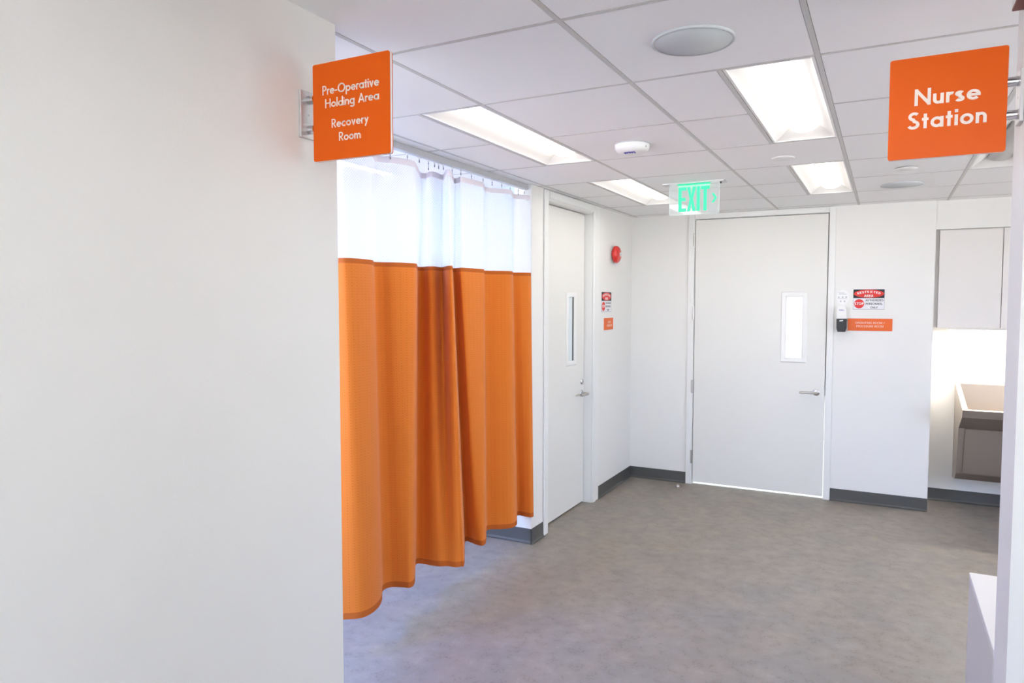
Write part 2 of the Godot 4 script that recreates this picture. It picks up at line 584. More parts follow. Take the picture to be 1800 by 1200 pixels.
func build_floor_and_ceiling():
	var st := mk()
	box(st, Vector3(-4.75, -0.12, -6.75), Vector3(4.35, 0.0, 5.15))
	structure("floor", st, M.floor, "mottled grey-beige sheet vinyl floor of the corridor", "floor")
	var c := thing("ceiling", "white suspended ceiling of square tiles in a metal grid", "ceiling", Vector3.ZERO, "", "structure")
	var d := mk()
	box(d, Vector3(-4.75, H + 0.10, -6.75), Vector3(4.35, H + 0.2, 5.15))
	obj("ceiling_slab", d, M.deck, c)
	# runners along, tees across: their faces show 1 mm below the faces of the tiles
	var yr := H - 0.001
	var r := mk()
	box(r, Vector3(-0.0075, 0, -5.85), Vector3(0.0075, 0.02, 5.1))
	var run := r.commit()
	for i in range(-8, 8):
		var o := obj("ceiling_runner", run, M.grid, c)
		o.position = Vector3(i * PX, yr, 0)
	var r2 := mk()
	box(r2, Vector3(-0.0075, 0, 0.0075), Vector3(0.0075, 0.0195, 2 * PZ - 0.0075))
	var short := r2.commit()
	for f in fixtures:
		var edge: float = f[0] if fposmod(f[0] / PX + 0.01, 1.0) > 0.1 else f[0] + PX / 2
		var o := obj("ceiling_runner", short, M.grid, c)
		o.position = Vector3(edge, yr, f[1])
	var t := mk()
	box(t, Vector3(0.0075, 0.0003, -0.0065), Vector3(PX - 0.0075, 0.0195, 0.0065))
	var tee := t.commit()
	var t2 := mk()
	box(t2, Vector3(0.0075, 0.0003, -0.0065), Vector3(PX / 2 - 0.0075, 0.0195, 0.0065))
	var half_tee := t2.commit()
	for i in range(-8, 7):
		for j in range(-8, 9):
			var cut := 0
			for f in fixtures:
				if f[0] > i * PX - 0.01 and f[0] < i * PX + PX - 0.01 and absf(j * PZ - f[1] - PZ) < 0.1:
					cut = 1 if f[0] > i * PX + 0.1 else 2
			var o := obj("cross_tee", tee if cut == 0 else half_tee, M.grid, c)
			o.position = Vector3(i * PX + (PX / 2 if cut == 2 else 0.0), yr, j * PZ)
	# tiles: whole ones, and halves beside the narrow lights
	var g := 0.0085
	var whole := mk()
	box(whole, Vector3(g, 0, g), Vector3(PX - g, 0.018, PZ - g), 0.0012)
	var wm := whole.commit()
	var half := mk()
	box(half, Vector3(g, 0, g), Vector3(PX / 2 - g, 0.018, PZ - g), 0.0012)
	var hm := half.commit()
	for i in range(-8, 7):
		for j in range(-9, 8):
			var x := i * PX
			var z := j * PZ
			var taken := 0.0
			for f in fixtures:
				if f[0] > x - 0.01 and f[0] < x + PX - 0.01 and z > f[1] - 0.01 and z < f[1] + 2 * PZ - 0.01:
					taken = 1.0 if f[0] > x + 0.1 else 2.0
			var o := obj("ceiling_tile", wm if taken == 0.0 else hm, M.tile, c)
			o.position = Vector3(x + (PX / 2 if taken == 2.0 else 0.0), H, z)

func build_walls():
	# left corridor wall with the opening of the side door; it turns left into the bay
	wall_of("wall_left", [[XL - 0.13, XL, 0, H, -2.04, -1.7916], [XL - 0.13, XL, 2.345, H, -2.9, -2.04], [XL - 0.13, XL, 0, H, ZW - 0.13, -2.9]], "white left wall holding the side door, between curtain and corner")
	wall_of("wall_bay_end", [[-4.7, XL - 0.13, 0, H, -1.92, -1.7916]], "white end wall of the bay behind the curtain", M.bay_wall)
	wall_of("wall_far", [[XL, -0.69, 0, H, ZW - 0.13, ZW], [-0.69, 0.40, 2.362, H, ZW - 0.13, ZW], [0.40, 1.147, 0, H, ZW - 0.13, ZW], [1.03, 1.147, 0, H, -4.43, ZW - 0.13]], "white far wall around the wide door")
	wall_of("wall_alcove", [[1.147, 4.3, 0, H, -4.43, -4.3]], "brightly lit white wall behind the steel sink")
	wall_of("wall_soffit", [[1.149, 3.0, 2.19, H, -4.299, -3.925]], "white soffit above the wall cupboards")
	wall_of("wall_near_left", [[XN - 0.125, XN, 0, H, ZN, 5.1]], "large blank white wall filling the left of the picture")
	wall_of("wall_right_stub", [[XR, 4.3, 0, H, 0.265, 0.465]], "white end of the wall at the right edge carrying a flag sign")
	wall_of("wall_back", [[XN - 0.125, 0.0, 0, H, 5.0, 5.12], [0.0, 2.2, 0, 0.8, 5.0, 5.12], [0.0, 2.2, 2.3, H, 5.0, 5.12], [2.2, 4.3, 0, H, 5.0, 5.12]], "white wall closing the corridor behind the viewer")
	wall_of("wall_right", [[4.2, 4.32, 0, 0.8, -4.43, 5.0], [4.2, 4.32, 2.3, H, -4.43, 5.0], [4.2, 4.32, 0.8, 2.3, -4.43, -2.1], [4.2, 4.32, 0.8, 2.3, -0.1, 5.0]], "white wall at the far right of the nurse station")
	# the bay: a window on the left and one at the near end let daylight in
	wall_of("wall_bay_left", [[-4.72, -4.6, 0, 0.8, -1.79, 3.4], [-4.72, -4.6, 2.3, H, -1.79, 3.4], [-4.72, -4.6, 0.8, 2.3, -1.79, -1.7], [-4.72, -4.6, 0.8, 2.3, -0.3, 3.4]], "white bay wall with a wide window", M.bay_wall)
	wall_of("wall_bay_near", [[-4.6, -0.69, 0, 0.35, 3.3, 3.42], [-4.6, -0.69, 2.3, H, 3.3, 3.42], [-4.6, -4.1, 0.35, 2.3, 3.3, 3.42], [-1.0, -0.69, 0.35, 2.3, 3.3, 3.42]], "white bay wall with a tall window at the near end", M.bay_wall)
	var w1 := thing("window_1", "wide window in the left wall of the bay", "window", Vector3(-4.66, 0.8, -1.0), "", "structure")
	window_parts(w1, 1.4, 1.5, true)
	var w2 := thing("window_2", "tall window in the near end of the bay", "window", Vector3(-2.55, 0.35, 3.36), "", "structure")
	window_parts(w2, 3.1, 1.95, false)
	var w3 := thing("window_3", "wide window in the wall behind the viewer", "window", Vector3(1.1, 0.8, 5.06), "", "structure")
	window_parts(w3, 2.2, 1.5, false)
	var w4 := thing("window_4", "wide window on the far side of the nurse station", "window", Vector3(4.26, 0.8, -1.1), "", "structure")
	window_parts(w4, 2.0, 1.5, true)
	# rooms behind the two doors
	wall_of("wall_store", [[-2.6, -2.5, 0, H, -4.03, -1.92], [-2.5, XL - 0.13, 0, H, -4.03, -3.92]], "plain walls of the dark room behind the side door")
	wall_of("wall_theatre", [[-1.5, -1.4, 0, H, -6.6, -4.03], [0.93, 1.03, 0, H, -6.6, -4.43], [-1.5, 1.03, 0, H, -6.7, -6.6]], "white walls of the lit room behind the far door")
	var wf := mk()
	box(wf, Vector3(-1.4, 0.0, -6.6), Vector3(0.93, 0.003, -4.03))
	box(wf, Vector3(-0.69, 0.0, -4.03), Vector3(0.40, 0.003, ZW - 0.012))
	structure("floor", wf, M.white, "white floor seen as a bright line under the far door", "floor")
	var lp := Vector3(-0.2, H, -5.2)
	var t := thing("ceiling_light", "bright ceiling light in the room behind the far door", "light", lp)
	var s := mk()
	box(s, Vector3(-0.6, -0.03, -0.6), Vector3(0.6, 0.0, 0.6), 0.004)
	obj("housing", s, M.plastic, t)
	var l := mk()
	box(l, Vector3(-0.56, -0.034, -0.56), Vector3(0.56, -0.0305, 0.56))
	obj("diffuser", l, M.cool_lens, t)
	area(t, Vector3(0, -0.04, 0), Vector2(1.1, 1.1), Color(0.97, 0.99, 1.0), 6.0)

func window_parts(w: Node3D, wide: float, high: float, on_x: bool):
	var st := mk()
	var bars := [[-wide / 2, -wide / 2 + 0.05, 0, high], [wide / 2 - 0.05, wide / 2, 0, high], [-wide / 2, wide / 2, 0, 0.05], [-wide / 2, wide / 2, high - 0.05, high], [-0.025, 0.025, 0, high]]
	for b in bars:
		if on_x:
			box(st, Vector3(-0.03, b[2], b[0]), Vector3(0.03, b[3], b[1]), 0.003)
		else:
			box(st, Vector3(b[0], b[2], -0.03), Vector3(b[1], b[3], 0.03), 0.003)
	obj("window_frame", st, M.alu, w)
	for s in [-1, 1]:
		var p := mk()
		var a := -wide / 2 + 0.05 if s < 0 else 0.025
		var b := -0.025 if s < 0 else wide / 2 - 0.05
		if on_x:
			box(p, Vector3(-0.003, 0.05, a), Vector3(0.003, high - 0.05, b))
		else:
			box(p, Vector3(a, 0.05, -0.003), Vector3(b, high - 0.05, 0.003))
		obj("pane", p, M.pane, w)

func area(parent: Node3D, at: Vector3, size: Vector2, c: Color, e: float):
	var l := AreaLight3D.new()
	l.name = "light"
	parent.add_child(l, true)
	l.position = at
	l.rotation = Vector3(-PI / 2, 0, 0)
	l.area_size = size
	l.light_color = c
	l.light_energy = e
	l.area_range = 14.0
	l.shadow_enabled = true

# rubber cove base: a strip with a toe that curves out over the floor; runs from a to b with the wall behind n
func cove(called: String, a: Vector3, b: Vector3, n: Vector3, label: String):
	var st := mk()
	var along := (b - a).normalized()
	var prof := PackedVector2Array([Vector2(0, 0), Vector2(0.020, 0), Vector2(0.020, 0.0025), Vector2(0.013, 0.004), Vector2(0.007, 0.009), Vector2(0.004, 0.017), Vector2(0.0035, 0.096), Vector2(0.002, 0.1), Vector2(0, 0.1)])
	prism(st, prof, Transform3D(Basis(n, Vector3.UP, along), a), a.distance_to(b))
	structure(called, st, M.rubber, label, "baseboard")

func build_baseboards():
	var e := 0.0005
	cove("baseboard_far", Vector3(XL, 0, ZW + e), Vector3(-0.745, 0, ZW + e), Vector3(0, 0, 1), "dark grey rubber base left of the far door")
	cove("baseboard_far", Vector3(0.4495, 0, ZW + e), Vector3(1.147, 0, ZW + e), Vector3(0, 0, 1), "dark grey rubber base right of the far door")
	cove("baseboard_left", Vector3(XL + e, 0, -3.035), Vector3(XL + e, 0, ZW), Vector3(1, 0, 0), "dark grey rubber base between side door and far corner")
	cove("baseboard_left", Vector3(XL + e, 0, -1.772), Vector3(XL + e, 0, -1.972), Vector3(1, 0, 0), "short dark grey rubber base on the pillar beside the curtain")
	cove("baseboard_bay", Vector3(-4.6, 0, -1.791), Vector3(XL + 0.02, 0, -1.791), Vector3(0, 0, 1), "dark grey rubber base on the bay wall under the curtain")
	cove("baseboard_alcove", Vector3(1.148, 0, -4.2995), Vector3(4.2, 0, -4.2995), Vector3(0, 0, 1), "dark grey rubber base below the steel sink")

# ------------------------------------------------------------------ recessed lights
func build_lights():
	var W := PX / 2
	var L := 2 * PZ
	var fr := mk()
	var rf := mk()
	var ln := mk()
	var g := 0.0085
	# flange round the opening
	var fw := 0.013
	box(fr, Vector3(g, 0, g), Vector3(g + fw, 0.012, L - g), 0.002)
	box(fr, Vector3(W - g - fw, 0, g), Vector3(W - g, 0.012, L - g), 0.002)
	box(fr, Vector3(g + fw, 0, g), Vector3(W - g - fw, 0.012, g + fw), 0.002)
	box(fr, Vector3(g + fw, 0, L - g - fw), Vector3(W - g - fw, 0.012, L - g), 0.002)
	# sloping reflectors at the sides and ends
	var x0 := g + fw
	var x1 := W - x0
	var z0 := g + fw
	var z1 := L - z0
	var xa := W / 2 - 0.062
	var xb := W / 2 + 0.062
	var za := z0 + 0.05
	var zb := z1 - 0.05
	var yt := 0.055
	quad(rf, Vector3(x0, 0.003, z0), Vector3(x0, 0.003, z1), Vector3(xa, yt, zb), Vector3(xa, yt, za), Vector3(0.6, -0.8, 0).normalized())
	quad(rf, Vector3(x1, 0.003, z0), Vector3(x1, 0.003, z1), Vector3(xb, yt, zb), Vector3(xb, yt, za), Vector3(-0.6, -0.8, 0).normalized())
	quad(rf, Vector3(x0, 0.003, z0), Vector3(x1, 0.003, z0), Vector3(xb, yt, za), Vector3(xa, yt, za), Vector3(0, -0.8, 0.6).normalized())
	quad(rf, Vector3(x0, 0.003, z1), Vector3(x1, 0.003, z1), Vector3(xb, yt, zb), Vector3(xa, yt, zb), Vector3(0, -0.8, -0.6).normalized())
	box(rf, Vector3(x0, yt + 0.002, z0), Vector3(x1, yt + 0.02, z1))
	# bowed lens along the middle
	var poly := PackedVector2Array()
	for k in 13:
		var t := PI + PI * k / 12.0
		poly.append(Vector2(W / 2 + cos(t) * 0.06, yt - 0.001 + sin(t) * 0.030))
	prism(ln, poly, Transform3D(Basis.IDENTITY, Vector3(0, 0, za)), zb - za, true)
	var frm := fr.commit()
	var rfm := rf.commit()
	var lnm := ln.commit()
	for f in fixtures:
		var t := thing("ceiling_light", f[3], "light", Vector3(f[0], H, f[1]), "recessed ceiling lights")
		obj("flange", frm, M.trim, t)
		obj("reflector", rfm, M.reflector, t)
		var lens: Material = M.lens
		if f[2] == "off": lens = M.dead_lens
		if f[2] in ["cool", "blue"]: lens = M.cool_lens
		obj("lens", lnm, lens, t)
		if f[2] == "lit":
			area(t, Vector3(W / 2, 0.018, L / 2), Vector2(0.10, zb - za - 0.02), Color(1.0, 0.98, 0.95), LAMP)
		elif f[2] == "blue":
			area(t, Vector3(W / 2, 0.018, L / 2), Vector2(0.10, zb - za - 0.02), Color(0.26, 0.50, 1.0), 8.5)
		elif f[2] == "cool":
			area(t, Vector3(W / 2, 0.018, L / 2), Vector2(0.10, zb - za - 0.02), Color(0.82, 0.9, 1.0), LAMP * 0.35)

# ------------------------------------------------------------------ doors
# a slab in the plane of xf with a rectangular hole
func holed(st: SurfaceTool, xf: Transform3D, o: Rect2, i: Rect2, depth: float, bev := 0.0):
	for r in [Rect2(o.position.x, o.position.y, i.position.x - o.position.x, o.size.y), Rect2(i.end.x, o.position.y, o.end.x - i.end.x, o.size.y), Rect2(i.position.x, o.position.y, i.size.x, i.position.y - o.position.y), Rect2(i.position.x, i.end.y, i.size.x, o.end.y - i.end.y)]:
		placed_box(st, xf, r, depth, bev)

func placed_box(st: SurfaceTool, xf: Transform3D, r: Rect2, depth: float, bev := 0.0):
	box(st, xf * Vector3(r.position.x, r.position.y, 0), xf * Vector3(r.end.x, r.end.y, depth), bev)

func lite_frame(st: SurfaceTool, xf: Transform3D, o: Rect2, i: Rect2, depth: float):
	# four mitred strips that slope from the outer edge up to a flat and down to the glass
	var oc := [o.position, Vector2(o.end.x, o.position.y), o.end, Vector2(o.position.x, o.end.y)]
	var ic := [i.position, Vector2(i.end.x, i.position.y), i.end, Vector2(i.position.x, i.end.y)]
	var mid := o.get_center()
	for k in 4:
		var a: Vector2 = oc[k]
		var b: Vector2 = oc[(k + 1) % 4]
		var c: Vector2 = ic[(k + 1) % 4]
		var d: Vector2 = ic[k]
		var ring := [[0.0, 0.0], [0.0, 0.3], [0.18, 1.0], [0.8, 1.0], [1.0, 0.55], [1.0, -1.2]]
		for s in ring.size() - 1:
			var p: Array = ring[s]
			var q: Array = ring[s + 1]
			var A := a.lerp(d, p[0])
			var B := b.lerp(c, p[0])
			var C := b.lerp(c, q[0])
			var D := a.lerp(d, q[0])
			var P := [xf * Vector3(A.x, A.y, p[1] * depth), xf * Vector3(B.x, B.y, p[1] * depth), xf * Vector3(C.x, C.y, q[1] * depth), xf * Vector3(D.x, D.y, q[1] * depth)]
			var n: Vector3 = (P[1] - P[0]).cross(P[3] - P[0]).normalized()
			var outward: Vector3 = xf.basis * Vector3((((a + b) / 2 - mid) * (1.0 if p[0] < 0.5 else -1.0)).x, (((a + b) / 2 - mid) * (1.0 if p[0] < 0.5 else -1.0)).y, 0.3)
			if absf(n.dot(xf.basis.z)) > 0.2:
				outward = xf.basis.z
			if n.dot(outward) < 0:
				n = -n
			quad(st, P[0], P[1], P[2], P[3], n)

func lever(parent: Node3D, xf: Transform3D, dir: float):
	var z := xf.basis.z.normalized()
	var r := mk()
	lathe(r, [Vector2(0.0275, 0), Vector2(0.0275, 0.006), Vector2(0.025, 0.0085), Vector2(0.0, 0.0088)], turned(z, xf.origin), 28)
	var base := obj("lever", r, M.chrome, parent)
	var h := mk()
	var a := xf * Vector3(0, 0, 0.0085)
	var b := xf * Vector3(0, 0, 0.056)
	tube(h, [a, b, xf * Vector3(dir * 0.02, 0, 0.060), xf * Vector3(dir * 0.118, 0, 0.058)], 0.0095, 14)
	ball(h, xf * Vector3(dir * 0.118, 0, 0.058), 0.0095, 14)
	obj("handle", h, M.steel, base)

func build_far_door():
	var t := thing("door_1", "wide white door in the far wall with a narrow frosted window", "door", Vector3.ZERO, "", "structure")
	var xf := Transform3D(Basis.IDENTITY, Vector3(0, 0, ZW))
	var f := mk()
	# steel frame: flat casing proud of the wall and a jamb lining
	for r in [Rect2(-0.743, 0, 0.053, 2.405), Rect2(0.40, 0, 0.0485, 2.405), Rect2(-0.69, 2.362, 1.09, 0.043)]:
		box(f, Vector3(r.position.x, r.position.y, ZW + 0.0005), Vector3(r.end.x, r.end.y, ZW + 0.014), 0.002)
	for r in [Rect2(-0.692, 0, 0.005, 2.362), Rect2(0.3972, 0, 0.005, 2.362), Rect2(-0.69, 2.3592, 1.09, 0.005)]:
		box(f, Vector3(r.position.x, r.position.y, ZW - 0.129), Vector3(r.end.x, r.end.y, ZW + 0.001))
	obj("door_frame", f, M.trim, t)
	var gs := mk()      # stop strips behind the leaf; the right one is short, so light shows below the lever
	box(gs, Vector3(-0.687, 0.02, ZW - 0.058), Vector3(-0.668, 2.359, ZW - 0.0365))
	box(gs, Vector3(-0.668, 2.338, ZW - 0.058), Vector3(0.397, 2.359, ZW - 0.0365))
	box(gs, Vector3(0.378, 0.86, ZW - 0.058), Vector3(0.397, 2.338, ZW - 0.0365))
	obj("door_stop", gs, M.grey_panel, t)
	var lf := mk()
	var back := Transform3D(Basis.IDENTITY, Vector3(0, 0, ZW - 0.036))
	holed(lf, back, Rect2(-0.681, 0.023, 1.0725, 2.330), Rect2(0.078, 1.16, 0.138, 0.521), 0.044, 0.0)
	var leaf := obj("door_leaf", lf, M.leaf, t)
	var lt := mk()
	lite_frame(lt, Transform3D(Basis.IDENTITY, Vector3(0, 0, ZW + 0.008)), Rect2(0.042, 1.128, 0.206, 0.595), Rect2(0.085, 1.167, 0.124, 0.509), 0.008)
	obj("window_frame", lt, M.trim, leaf)
	var gl := mk()
	box(gl, Vector3(0.0785, 1.1605, ZW - 0.018), Vector3(0.2155, 1.6805, ZW - 0.012))
	obj("pane", gl, M.pane, leaf)
	for y in [2.183, 1.537, 0.882, 0.249]:
		var h := mk()
		lathe(h, [Vector2(0, 0), Vector2(0.0075, 0), Vector2(0.0075, 0), Vector2(0.0075, 0.118), Vector2(0.0075, 0.118), Vector2(0, 0.118)], Transform3D(Basis.IDENTITY, Vector3(-0.6885, y - 0.059, ZW + 0.019)), 14)
		for k in 4:
			lathe(h, [Vector2(0.0082, 0), Vector2(0.0082, 0.002)], Transform3D(Basis.IDENTITY, Vector3(-0.6885, y - 0.037 + k * 0.024, ZW + 0.019)), 14)
		box(h, Vector3(-0.702, y - 0.059, ZW + 0.0142), Vector3(-0.689, y + 0.059, ZW + 0.0165), 0.0005)
		obj("hinge", h, M.steel, t)
	lever(leaf, Transform3D(Basis.IDENTITY, Vector3(0.330, 0.887, ZW + 0.008)), -1.0)
	var s := mk()
	box(s, Vector3(0.3955, 0.905, ZW - 0.004), Vector3(0.4015, 0.972, ZW + 0.0155), 0.0008)
	obj("strike_plate", s, M.steel, t)

func build_side_door():
	var XD := -1.335
	var t := thing("door_2", "white door in the left wall beside the curtain with a slim window", "door", Vector3.ZERO, "", "structure")
	var f := mk()
	for r in [[-2.04, -1.975, 0.0, 2.405], [-3.03, -2.9, 0.0, 2.405], [-2.9, -2.04, 2.345, 2.405]]:
		box(f, Vector3(XL + 0.0005, r[2], r[0]), Vector3(XL + 0.013, r[3], r[1]), 0.004)
	box(f, Vector3(XL + 0.0125, 0, -2.952), Vector3(XL + 0.019, 2.40, -2.905), 0.003)
	box(f, Vector3(XL + 0.0125, 2.35, -2.905), Vector3(XL + 0.019, 2.40, -2.045), 0.003)
	for r in [[-2.0425, -2.036, 0.0, 2.345], [-2.904, -2.8972, 0.0, 2.345], [-2.9, -2.04, 2.3365, 2.349]]:
		box(f, Vector3(XL - 0.129, r[2], r[0]), Vector3(XL + 0.001, r[3], r[1]))
	obj("door_frame", f, M.trim, t)
	var xf := frame_at(Vector3(XD, 0, 0), "x")         # right = -z
	var lf := mk()
	var back := frame_at(Vector3(XD - 0.044, 0, 0), "x")
	holed(lf, back, Rect2(2.048, 0.012, 0.842, 2.319), Rect2(2.568, 1.17, 0.11, 0.508), 0.044)
	var leaf := obj("door_leaf", lf, M.leaf, t)
	var lt := mk()
	lite_frame(lt, xf, Rect2(2.527, 1.139, 0.205, 0.567), Rect2(2.57, 1.177, 0.105, 0.495), 0.006)
	obj("window_frame", lt, M.trim, leaf)
	var gl := mk()
	box(gl, Vector3(XD - 0.008, 1.1705, -2.6775), Vector3(XD - 0.003, 1.6775, -2.5685))
	obj("pane", gl, M.frosted, leaf)
	var gk := mk()
	box(gk, Vector3(XD - 0.0028, 1.178, -2.6745), Vector3(XD - 0.0012, 1.672, -2.657))
	obj("gasket", gk, M.black, leaf)
	lever(leaf, frame_at(Vector3(XD, 0.90, -2.845), "x"), -1.0)
	var d := mk()
	lathe(d, [Vector2(0.023, 0), Vector2(0.022, 0.009), Vector2(0.014, 0.012), Vector2(0.014, 0.012), Vector2(0.0, 0.012)], turned(Vector3.RIGHT, Vector3(XD, 0.992, -2.845)), 24)
	var dead := obj("deadbolt", d, M.chrome, leaf)
	var k := mk()
	box(k, Vector3(XD + 0.0121, 0.984, -2.8465), Vector3(XD + 0.0125, 1.0, -2.8435))
	obj("keyhole", k, M.black, dead)

# ------------------------------------------------------------------ curtain
var plan := [   # x, z at the hem; x, z at the orange top
	[-1.37, 0.066, -1.35, 0.076], [-1.355, 0.045, -1.34, 0.055], [-1.335, 0.026, -1.325, 0.039], [-1.285, -0.009, -1.285, 0.033],
	[-1.262, -0.043, -1.268, -0.018], [-1.258, -0.101, -1.27, -0.099], [-1.275, -0.168, -1.285, -0.154], [-1.308, -0.231, -1.31, -0.194],
	[-1.37, -0.317, -1.365, -0.271], [-1.365, -0.374, -1.355, -0.311], [-1.31, -0.401, -1.31, -0.35], [-1.275, -0.414, -1.275, -0.443],
	[-1.285, -0.467, -1.285, -0.505], [-1.36, -0.58, -1.36, -0.619], [-1.435, -0.694, -1.45, -0.754], [-1.4, -0.717, -1.44, -0.788],
	[-1.345, -0.719, -1.38, -0.756], [-1.305, -0.726, -1.36, -0.781], [-1.268, -0.749, -1.375, -0.871], [-1.222, -0.757, -1.27, -0.767],
	[-1.2, -0.78, -1.235, -0.746], [-1.195, -0.808, -1.24, -0.771], [-1.3, -0.985, -1.3, -0.871], [-1.39, -1.139, -1.375, -0.995],
	[-1.35, -1.139, -1.335, -0.986], [-1.3, -1.121, -1.3, -0.978], [-1.262, -1.123, -1.285, -1.17], [-1.268, -1.174, -1.295, -1.201],
	[-1.32, -1.272, -1.33, -1.269], [-1.38, -1.388, -1.375, -1.357], [-1.32, -1.44, -1.325, -1.423], [-1.265, -1.491, -1.277, -1.476],
	[-1.262, -1.564, -1.275, -1.529], [-1.3, -1.646, -1.31, -1.604], [-1.35, -1.752, -1.345, -1.679], [-1.29, -1.752, -1.31, -1.713],
	[-1.252, -1.753, -1.28, -1.753], [-1.245, -1.782, -1.272, -1.792],
]

func spline(hem: bool, sub: int) -> Array:
	var p := []
	for q in plan:
		p.append(Vector2(q[0], q[1]) if hem else Vector2(q[2], q[3]))
	var out := []
	for i in p.size() - 1:
		var a: Vector2 = p[maxi(i - 1, 0)]
		var d: Vector2 = p[mini(i + 2, p.size() - 1)]
		for k in sub:
			out.append(p[i].cubic_interpolate_in_time(p[i + 1], a, d, float(k) / sub, 1.0, -1.0, 2.0))
	out.append(p[-1])
	return out

func cloth(st: SurfaceTool, lo: Array, hi: Array, y0: float, y1: float, rows: int, wave := 0.0):
	var n := lo.size()
	var s := [0.0]
	for i in range(1, n):
		s.append(s[-1] + (lo[i].distance_to(lo[i - 1]) + hi[i].distance_to(hi[i - 1])) * 0.5)
	for r in rows + 1:
		var t := float(r) / rows
		for i in n:
			var q: Vector2 = lo[i].lerp(hi[i], t)
			var bot := y0 + wave * sin(s[i] * 9.0 + 0.7)
			st.set_smooth_group(0)
			st.set_uv(Vector2(s[i], lerpf(y0, y1, t)))
			st.add_vertex(Vector3(q.x, lerpf(bot, y1, t), q.y))
	for r in rows:
		for i in n - 1:
			var a := r * n + i
			for k in [a, a + n, a + 1, a + 1, a + n, a + n + 1]:
				st.add_index(k)
	st.generate_normals()

func build_curtain():
	var t := thing("privacy_curtain", "orange cubicle curtain with a white net top hanging from the ceiling track", "curtain", Vector3.ZERO)
	var hem := spline(true, 6)
	var top := spline(false, 6)
	var mid := []
	for i in hem.size():
		mid.append(hem[i].lerp(top[i], 0.02))
	var a := mk()
	cloth(a, mid, top, 0.222, 1.806, 16)
	obj("orange_fabric", a, M.fabric, t)
	var fwd := func(line: Array, d: float) -> Array:     # the line moved off the cloth
		var out := []
		for i in line.size():
			var tg: Vector2 = line[mini(i + 1, line.size() - 1)] - line[maxi(i - 1, 0)]
			out.append(line[i] + Vector2(-tg.y, tg.x).normalized() * d)
		return out
	var b := mk()
	cloth(b, fwd.call(hem, 0.0), fwd.call(mid, 0.0), 0.192, 0.222, 1)
	obj("hem", b, M.hem, t)
	var c := mk()
	cloth(c, top, top, 1.806, 1.828, 1)
	obj("seam_band", c, M.hem, t)
	var track := []
	for q in top:
		track.append(Vector2(lerpf(-1.31, q.x, 0.85), q.y))
	var d := mk()
	cloth(d, top, track, 1.828, 2.305, 6)
	obj("net_panel", d, M.net, t)
	var e := mk()
	cloth(e, track, track, 2.305, 2.335, 1)
	obj("heading_tape", e, M.band, t)
	# track in the ceiling
	var tr := mk()
	box(tr, Vector3(-1.327, H - 0.034, -1.7895), Vector3(-1.293, H - 0.0005, 0.86), 0.002)
	box(tr, Vector3(-1.314, H - 0.0355, -1.7895), Vector3(-1.306, H - 0.034, 0.86))
	var tt := obj("curtain_track", tr, M.alu)
	tag(tt, "slim aluminium curtain track on the ceiling above the orange curtain", "curtain track")
	# chain hooks
	var ord := ["first", "second", "third", "fourth", "fifth", "sixth", "seventh", "eighth", "ninth", "tenth", "eleventh", "twelfth", "thirteenth", "fourteenth", "fifteenth", "sixteenth"]
	var zs := [-0.331, -0.469, -0.572, -0.654, -0.712, -0.75, -0.795, -0.885, -0.974, -1.092, -1.223, -1.333, -1.456, -1.569, -1.680, -1.765]
	var drops := [2.32, 2.319, 2.345, 2.321, 2.345, 2.342, 2.345, 2.318, 2.343, 2.323, 2.319, 2.338, 2.325, 2.343, 2.325, 2.345]
	for i in zs.size():
		var at := Vector3(-1.31, H - 0.0358, zs[i])
		var hk := thing("curtain_hook", "%s small chain hook on the curtain track, counted from the left orange sign" % ord[i], "curtain hook", at, "chain hooks along the curtain track")
		var w := mk()
		box(w, Vector3(-0.005, -0.008, -0.006), Vector3(0.005, 0.0, 0.006), 0.0015)
		obj("carrier", w, M.plastic, hk)
		var bot: float = drops[i] - at.y
		var ch := mk()
		tube(ch, [Vector3(0, -0.008, 0), Vector3(0, bot + 0.012, 0)], 0.0014, 6)
		ball(ch, Vector3(0, -0.018, 0), 0.003, 8)
		obj("chain", ch, M.hook, hk)
		var rg := mk()
		var pts := []
		for k in 13:
			pts.append(Vector3(0.002 * sin(TAU * k / 12.0), bot + 0.0055 + 0.0055 * cos(TAU * k / 12.0), 0.0055 * sin(TAU * k / 12.0)))
		tube(rg, pts, 0.0014, 6)
		obj("hook", rg, M.hook, hk)

